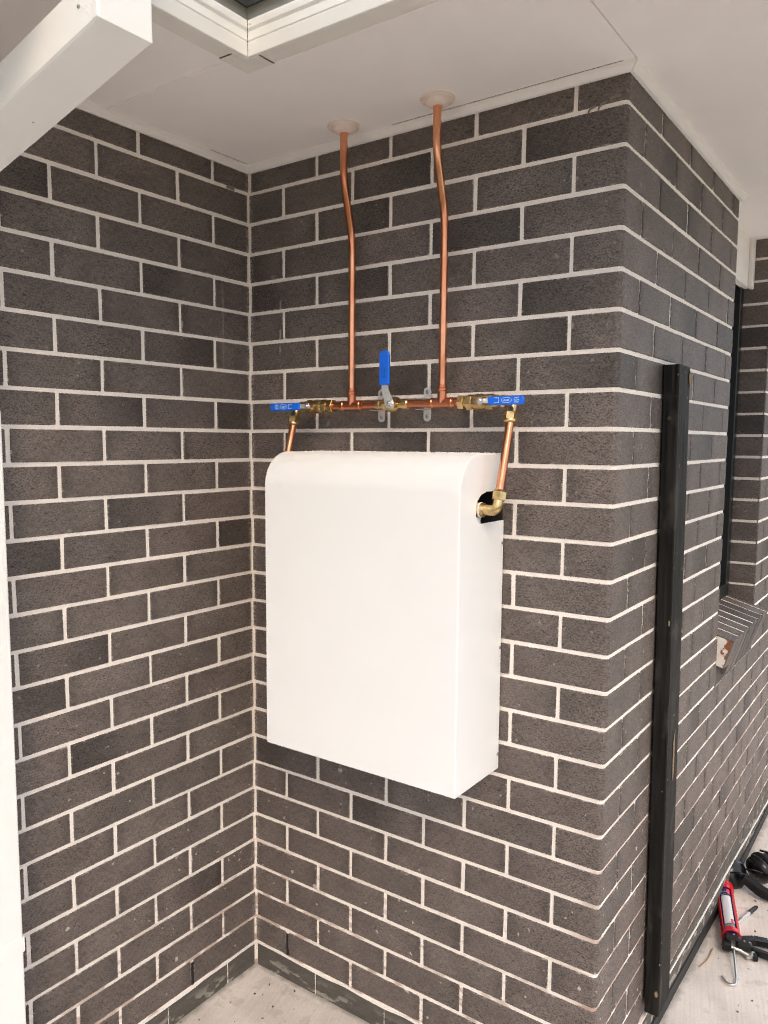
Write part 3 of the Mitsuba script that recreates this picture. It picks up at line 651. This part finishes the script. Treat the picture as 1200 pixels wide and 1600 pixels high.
# centre valve with upright handle
v = key_for(pw + '__valve'); labels[v] = {'label': 'middle brass valve with its blue handle standing upright'}
part(v, 'body', cat_([lathe((.500, YM, ZM), (1, 0, 0), [(.0118, 0), (.0132, .001), (.0132, .010), (.0112, .012), (.0112, .018), (.0128, .020), (.0128, .024)], 24), hexnut((.522, YM, ZM), (1, 0, 0), .0178, .012),
                      lathe((.532, YM, ZM), (1, 0, 0), [(.015, 0), (.0188, .006), (.0200, .014), (.0200, .022), (.0175, .031), (.0130, .035)], 28), lathe((.566, YM, ZM), (1, 0, 0), [(.0122, 0), (.0112, .004), (.0112, .012), (.0132, .014), (.0132, .028), (.0118, .030)], 24),
                      lathe((.5625, YM - .012, ZM), (0, -1, 0), [(.0095, 0), (.0095, .012), (.007, .016), (.006, .026)], 20)]), 'brass', smooth=30)
part(v, 'stem_nut', cat_([hexnut((.5635, -.0865, ZM), (0, -1, 0), .0082, .0055, .0006), lathe((.5635, -.0915, ZM), (0, -1, 0), [(.0045, 0), (.0045, .004), (.003, .005)], 14)]), 'chrome', smooth=30)
Xl, Yl, Zl = np.array([1.0, 0, 0]), np.array([0, 0, 1.0]), np.array([0, -1.0, 0])
part(v, 'lever', put(prism(Polygon([(-.012, -.011), (.010, -.012), (.011, .004), (-.006, .036), (-.006, .052), (-.026, .052), (-.026, .040)]), .0025), (.5635, -.0845, ZM), Xl, Yl, Zl), 'steel')
part(v, 'grip', put(prism(unary_union([sbox(-.0145, 0, .0145, .072), Point(0, .0715).buffer(.0145, 16)]).convex_hull, .009, .0018), (.5472, -.0830, 1.7455), Xl, Yl, Zl), 'grip_blue')
tx = []
for h_, off_, w_ in ((.0042, -.0035, .034), (.0036, .0045, .022)):
    m = print_on(21, w_, h_, (.5472 + off_ - .002, -.0921, 1.778 - off_ * .8), (0, 0, 1), (-1, 0, 0)); tx.append(m)
part(v, 'lettering', cat_(tx), 'print_navy')
# drops at both ends
def drop(xe, sgn):
    d_ = key_for(pw + '__drop'); labels[d_] = {'label': 'right copper drop pipe ending at the cabinet side opening' if sgn > 0 else 'left copper drop pipe going down behind the cabinet'}
    top = np.array([xe, YM - .006, ZM - .010]); bot = np.array([xe, -.117, 1.478]); ax = (bot - top) / np.linalg.norm(bot - top)
    part(d_, 'elbow', cat_([tube(rounded_path([(xe - sgn * .022, YM, ZM), (xe, YM, ZM), top + ax * .022], .016, 8), .0120, 20), hexnut((xe - sgn * .030, YM, ZM), (sgn, 0, 0), .0165, .012)]), 'brass', smooth=35)
    part(d_, 'nut', cat_([hexnut(top + ax * .018, ax, .0170, .019, turn=.2), lathe(top + ax * .036, ax, [(.0165, 0), (.0165, .004), (.0125, .007)], 22)]), 'brass', smooth=30)
    part(d_, 'pipe', tube([top + ax * .02, bot], .0100, 24), 'copper', smooth=40)
    e = bot + ax * .030
    part(d_, 'nut', cat_([hexnut(bot - ax * .014, ax, .0170, .020, turn=.5), lathe(bot - ax * .018, ax, [(.0125, 0), (.0150, .004)], 22)]), 'brass', smooth=30)
    part(d_, 'elbow', tube(rounded_path([bot, e, e + np.array([-sgn * .034, -.001, .001])], .017, 9), .0122, 20), 'brass', smooth=35)
    h = e + np.array([-sgn * .030, 0, 0])
    part(d_, 'union_nut', cat_([lathe(h, (-sgn, 0, 0), [(.0135, 0), (.0165, .003), (.0165, .008)], 22), hexnut(h + np.array([-sgn * .012, 0, 0]), (-sgn, 0, 0), .0195, .010), lathe(h + np.array([-sgn * .02, 0, 0]), (-sgn, 0, 0), [(.012, 0), (.012, .05)], 18)]), 'brass', smooth=30)
    part(d_, 'sealing_tape', lathe(h + np.array([-sgn * .0075, 0, 0]), (-sgn, 0, 0), [(.0172, 0), (.0182, .002), (.0172, .0045)], 20), 'thread_tape', smooth=30)
drop(.8835, 1); drop(.2265, -1)

# pipe clips and ceiling collars
for i, (xc_, side) in enumerate(((.4802, 'left'), (.6218, 'right'))):
    c_ = thing('pipe_clip', f'galvanised two-hole saddle clip on the brick wall, {"beside the upright blue handle" if i == 0 else "nearer the right riser pipe"}', 'pipe clip')
    part(c_, 'strap', cat_([put(prism(rrect(.0215, .086, .010), .0022), (xc_, -.0012, ZM), Xl, Yl, Zl),
         cbox(xc_ - .0105, xc_ + .0105, -.044, -.0012, ZM - .0145, ZM - .0125, .0006), cbox(xc_ - .0105, xc_ + .0105, -.044, -.0012, ZM + .0125, ZM + .0145, .0006)]), 'steel')
    for dz in (-.031, .031):
        part(c_, 'screw', lathe((xc_, -.0032, ZM + dz), (0, -1, 0), [(.0056, 0), (.0050, .0014), (.0020, .0020)], 12), 'screw_steel')
for i, (xc_, yc_) in enumerate(((.4165, -.0865), (.6915, -.0885))):
    single('pipe_collar', lathe((xc_, yc_, ZC), (0, 0, -1), [(.0415, -.001), (.0415, .0030), (.0390, .0062), (.0365, .0064), (.0340, .0036), (.0318, .0042), (.0275, .0125), (.0215, .0165), (.0125, .0175), (.0101, .0175)], 40), 'collar_plastic',
           f'cream plastic cover collar where the {"left" if i == 0 else "right"} copper pipe enters the soffit', 'collar', smooth=35)

# ------------------------------------------------------------------ black timber post on the right wall
post = thing('timber_post', 'black painted timber post fixed upright against the right brick wall', 'post')
N = 26; V = []
for k in range(N + 1):
    t_ = k / N; z = .029 + t_ * (1.798 - .029); x0 = W + .008 - .006 * t_; y0 = .383 - .0573 * t_
    w1, w2 = .039, .1075; c = .003
    a = .0009 * (meshkit.noise(np.array([k * .9, 0, 0.0])) - .5); b = .0012 * (meshkit.noise(np.array([k * .8, 9.0, 0])) - .5)
    x0 += a; y0 += b
    V += [(x0, y0 + c, z), (x0 + c, y0, z), (x0 + w1 - c, y0, z), (x0 + w1, y0 + c, z), (x0 + w1, y0 + w2 - c, z), (x0 + w1 - c, y0 + w2, z), (x0 + c, y0 + w2, z), (x0, y0 + w2 - c, z)]
V = np.array(V); Fc = []
for k in range(N):
    for j in range(8):
        a, b = k * 8 + j, k * 8 + (j + 1) % 8; Fc += [(a, b, b + 8), (a, b + 8, a + 8)]
for j in range(1, 7): Fc += [(0, j + 1, j), (N * 8, N * 8 + j, N * 8 + j + 1)]
part(post, 'timber', trimesh.Trimesh(V, Fc, process=False), 'black_timber')
part(post, 'bolt_head', lathe((W + .021, .3262 + .0032, 1.665), (0, -1, 0), [(.0055, -.001), (.0055, .0015), (.003, .003)], 12), 'raw_dark')
part(post, 'chipped_corner', hull(np.array([(W + .0432, .414, 1.777), (W + .0432, .428, 1.790), (W + .0436, .4345, 1.786), (W + .0438, .4345, 1.742), (W + .0432, .420, 1.758), (W + .036, .435, 1.77)])), 'raw_timber', label='chipped corner showing bare wood near the top')
part(post, 'split', hull(np.array([(W + .0462, .412, .80), (W + .0474, .420, .84), (W + .0474, .424, .72), (W + .0466, .414, .70), (W + .0464, .420, .69)])), 'raw_timber', label='bare splinter on the outer face')

# ------------------------------------------------------------------ tools on the paving at right
gun = thing('caulking_gun', 'red caulking gun with black handle and bent steel rod lying on the concrete', 'caulking gun')
G0 = np.array([1.1989, 1.1234, floor_z(1.1989, 1.1234) + .034]); G1 = np.array([1.0988, 1.4889, floor_z(1.0988, 1.4889) + .034])
gx = (G1 - G0) / np.linalg.norm(G1 - G0); gl = np.linalg.norm(G1 - G0)
side = np.cross(gx, [0, 0, 1.0]); side /= np.linalg.norm(side); gu = np.cross(side, gx)      # side points to the right (+x)
R1 = .0315
part(gun, 'cartridge', lathe(G0 + gx * .004, gx, [(.0255, 0), (.0255, gl - .03), (.022, gl - .012), (.012, gl + .006), (.010, gl + .012)], 30), 'label_navy', smooth=35)
part(gun, 'nozzle', lathe(G0 + gx * (gl + .006), gx, [(.010, 0), (.0095, .012), (.006, .020), (.004, .034)], 16), 'nozzle_clear', smooth=35)
def shell_arc(a0, a1, h0, h1, r_in, r_out, n=18):
    u, w, t = side, gu, gx; ang = np.linspace(a0, a1, n); pts = []; V = []
    for h in (h0, h1):
        for r_ in (r_in, r_out):
            V += [G0 + t * h + r_ * (np.cos(a) * u + np.sin(a) * w) for a in ang]
    V = np.array(V); Fc = []; A, B, Cc, D = 0, n, 2 * n, 3 * n
    for j in range(n - 1):
        Fc += [(A + j, A + j + 1, Cc + j + 1), (A + j, Cc + j + 1, Cc + j), (B + j, D + j, D + j + 1), (B + j, D + j + 1, B + j + 1), (A + j, B + j, B + j + 1), (A + j, B + j + 1, A + j + 1), (Cc + j, Cc + j + 1, D + j + 1), (Cc + j, D + j + 1, D + j)]
    for j in (0, n - 1): Fc += [(A + j, Cc + j, D + j), (A + j, D + j, B + j)]
    return trimesh.Trimesh(V, Fc, process=False)
dg = math.radians
part(gun, 'cradle', cat_([shell_arc(dg(-215), dg(52), .0, gl - .02, .0285, R1), shell_arc(dg(52), dg(145), gl - .06, gl - .012, .0285, R1), shell_arc(dg(52), dg(145), 0, .022, .0285, R1),
                          shell_arc(dg(0), dg(359.9), gl - .03, gl - .008, .0285, R1 + .0025, 40), shell_arc(dg(0), dg(359.9), -.004, .012, .0285, R1 + .0015, 40), shell_arc(dg(0), dg(359.9), gl - .009, gl - .006, .012, R1, 40)]), 'gun_red', smooth=35)
part(gun, 'cartridge_label', shell_arc(dg(60), dg(135), .055, gl - .12, .0256, .0262, 16), 'label_white')
part(gun, 'cartridge_label', shell_arc(dg(60), dg(140), .024, .050, .0256, .0263, 16), 'label_gray')
part(gun, 'cartridge_label', shell_arc(dg(66), dg(84), .052, .085, .0263, .0268, 8), 'gun_red')
part(gun, 'cartridge_label', shell_arc(dg(58), dg(84), gl - .105, gl - .068, .0263, .0268, 8), 'gun_red')
lt = []
for w_, s_, h_ in ((.026, gl - .092, .009), (.014, gl - .112, .006)):
    m = strokes(31, w_, h_)
    a_ = dg(112); rad = np.cos(a_) * side + np.sin(a_) * gu
    tang = np.sin(a_) * side - np.cos(a_) * gu
    lt.append(put(m, G0 + gx * s_ + rad * .0262, tang, gx, rad))
part(gun, 'lettering', cat_(lt), 'label_white')
hb = cat_([put(cbox(-.040, .0, -.028, .028, -.028, .024, .010), G0 + gx * .0, gx, side, gu), put(cbox(-.062, -.028, -.033, -.005, -.022, .010, .006), G0, gx, side, gu), put(cbox(-.055, -.020, .010, .062, -.012, .016, .007), G0, gx, side, gu)])
part(gun, 'housing', hb, 'black_metal')
for q in ((-.018, .004, .0245), (-.035, .036, .0165), (-.037, .052, .0165)):
    part(gun, 'rivet', lathe(G0 + gx * q[0] + side * q[1] + gu * q[2], gu, [(.0035, -.002), (.0035, .001), (.0018, .002)], 10), 'chrome')
zf = lambda p: np.array([p[0], p[1], floor_z(p[0], p[1]) + p[2]])
H = [zf((1.232, 1.150, .022)), zf((1.262, 1.196, .024)), zf((1.300, 1.199, .024)), zf((1.40, 1.205, .022))]
def bar(path, w, h):
    P = np.array(path); ms = []
    for a, b in zip(P, P[1:]):
        pts = []
        t = (b - a) / np.linalg.norm(b - a); s_ = np.cross(t, [0, 0, 1.0]); s_ /= np.linalg.norm(s_)
        for e_ in (a, b):
            for i_ in (-1, 1):
                for j_ in (-1, 1):
                    pts += [e_ + s_ * i_ * w / 2 + np.array([0, 0, j_ * (h / 2 - .003)]), e_ + s_ * i_ * (w / 2 - .003) + np.array([0, 0, j_ * h / 2])]
        ms.append(hull(pts))
    return cat_(ms)
part(gun, 'handle', bar([zf((1.224, 1.140, .024)), zf((1.262, 1.176, .024)), zf((1.302, 1.189, .024)), zf((1.41, 1.20, .022))], .028, .026), 'black_metal')
part(gun, 'handle_horn', hull([zf((1.250, 1.172, .015)), zf((1.250, 1.172, .034)), zf((1.268, 1.205, .020)), zf((1.268, 1.205, .030)), zf((1.290, 1.195, .015)), zf((1.290, 1.195, .034))]), 'black_metal')
part(gun, 'trigger', cat_([bar([zf((1.245, 1.118, .020)), zf((1.272, 1.113, .020)), zf((1.318, 1.112, .020)), zf((1.42, 1.085, .018))], .022, .022), bar([zf((1.268, 1.118, .018)), zf((1.284, 1.080, .012))], .016, .018)]), 'black_metal')
part(gun, 'release_plate', bar([zf((1.205, 1.082, .032)), zf((1.235, 1.092, .026)), zf((1.262, 1.092, .020)), zf((1.274, 1.078, .014))], .040, .010), 'zinc')
rod = rounded_path([G0 + gx * .02 - gu * .002, zf((1.218, 1.062, .030)), zf((1.2560, .918, .010)), zf((1.2585, .885, .0085)), zf((1.236, .880, .0075)), zf((1.213, .9113, .0065))], .022, 8)
part(gun, 'rod', tube(rod, .0044, 14), 'chrome', smooth=50)

mk = thing('marker_pen', 'grey marker pen with black cap on the concrete behind the caulking gun', 'pen')
m0, m1 = zf((1.1799, 1.265, .0075)), zf((1.2212, 1.4625, .0075)); md = (m1 - m0) / np.linalg.norm(m1 - m0); ml = np.linalg.norm(m1 - m0)
part(mk, 'barrel', lathe(m0, md, [(.0045, 0), (.0066, .002), (.0066, ml * .66)], 18), 'marker_gray', smooth=35)
part(mk, 'cap', lathe(m0 + md * ml * .66, md, [(.0066, 0), (.0080, .001), (.0076, ml * .26), (.0062, ml * .34)], 18), 'black_plastic', smooth=35)
a1 = np.cross(md, [0, 0, 1.0]); a1 /= np.linalg.norm(a1); rad = np.cross(a1, md)
mt = strokes(41, .034, .0055); mt.apply_translation([.017, 0, 0])
part(mk, 'lettering', put(mt, m0 + md * .035 + rad * .0066, md, np.cross(rad, md), rad), 'black_plastic')

em = thing('ear_muffs', 'black folded ear muffs lying against the wall on the concrete', 'ear muffs')
def cup(c, ax, r_, flat):
    return lathe(c, ax, [(.3 * r_, 0), (.72 * r_, .006), (.95 * r_, .018), (r_, .030), (.97 * r_, .038), (.90 * r_, .040), (.90 * r_, .044)], 32), lathe(np.asarray(c) + np.asarray(ax) / np.linalg.norm(ax) * .045, ax, [(.70 * r_, 0), (.98 * r_, .001), (1.08 * r_, .008), (1.04 * r_, .018), (.8 * r_, .023), (.55 * r_, .016)], 32)
cl = zf((1.142, 1.580, .055)); cr = zf((1.178, 1.640, .056))
axl = np.array([-.60, .35, -.18]); axr = np.array([.42, .72, .22])
for c_, a_, rr in ((cl, axl, .056), (cr, axr, .056)):
    s_, k_ = cup(c_, a_ / np.linalg.norm(a_), rr, 1)
    part(em, 'cup', s_, 'black_plastic', smooth=35); part(em, 'cushion', k_, 'black_foam', smooth=40)
bp = rounded_path([cl + np.array([.012, -.022, .012]), zf((1.190, 1.560, .045)), zf((1.225, 1.545, .032)), zf((1.29, 1.545, .026)), zf((1.38, 1.62, .026)), zf((1.40, 1.74, .03)), zf((1.33, 1.80, .05)), zf((1.245, 1.775, .085)), cr + np.array([.0, .01, .05])], .05, 7)
def band_mesh(P, w, h):
    P = np.array(P); t = np.gradient(P, axis=0); t /= np.linalg.norm(t, axis=1, keepdims=True); V = []; Fc = []
    for p, d_ in zip(P, t):
        s_ = np.cross(d_, [0, 0, 1.0]); s_ /= np.linalg.norm(s_); up = np.cross(s_, d_)
        V += [p + s_ * x_ * w + up * y_ * h for x_, y_ in ((-.5, -.3), (-.4, -.5), (.4, -.5), (.5, -.3), (.5, .3), (.4, .5), (-.4, .5), (-.5, .3))]
    for i in range(len(P) - 1):
        for j in range(8):
            a, b = i * 8 + j, i * 8 + (j + 1) % 8; Fc += [(a, b, b + 8), (a, b + 8, a + 8)]
    k = (len(P) - 1) * 8
    for j in range(1, 7): Fc += [(0, j + 1, j), (k, k + j, k + j + 1)]
    return trimesh.Trimesh(V, Fc, process=False)
part(em, 'headband', band_mesh(bp, .042, .032), 'black_foam', smooth=40)
for c_, s_ in ((cl, 1), (cr, 1)):
    part(em, 'yoke', tube(rounded_path([c_ + np.array([-.03, -.03, .02]), c_ + np.array([.0, -.035, .03]), c_ + np.array([.035, -.018, .020])], .02), .0032, 10), 'black_metal', smooth=40)
part(em, 'slider', hull(np.vstack([trimesh.creation.box(extents=[.05, .008, .006]).vertices + zf((1.205, 1.74, .112))])), 'black_plastic')

single('dry_twig', tube(rounded_path([zf((1.1393, .9237, .003)), zf((1.153, .985, .005)), zf((1.1506, 1.0639, .004))], .02), .0022, 8), 'twig_brown', 'small curled dry twig on the concrete near the black post', 'twig', smooth=40)
ch = []
for _ in range(90):
    x_, y_ = (rng.uniform(.02, .7), rng.uniform(-.6, -.02)) if rng.random() < .45 else (rng.uniform(1.13, 1.5), rng.uniform(.5, 2.0))
    s_ = rng.uniform(.0012, .0042); q = trimesh.creation.icosphere(1, s_); q.vertices *= rng.uniform(.6, 1.3, 3); q.vertices += rng.uniform(-.2, .2, q.vertices.shape) * s_
    q.apply_translation(zf((x_, y_, s_ * .3))); ch.append(q)
single('grit', cat_(ch), 'dirt', 'scattered crumbs of grit and dirt on the concrete', 'grit', kind='stuff')
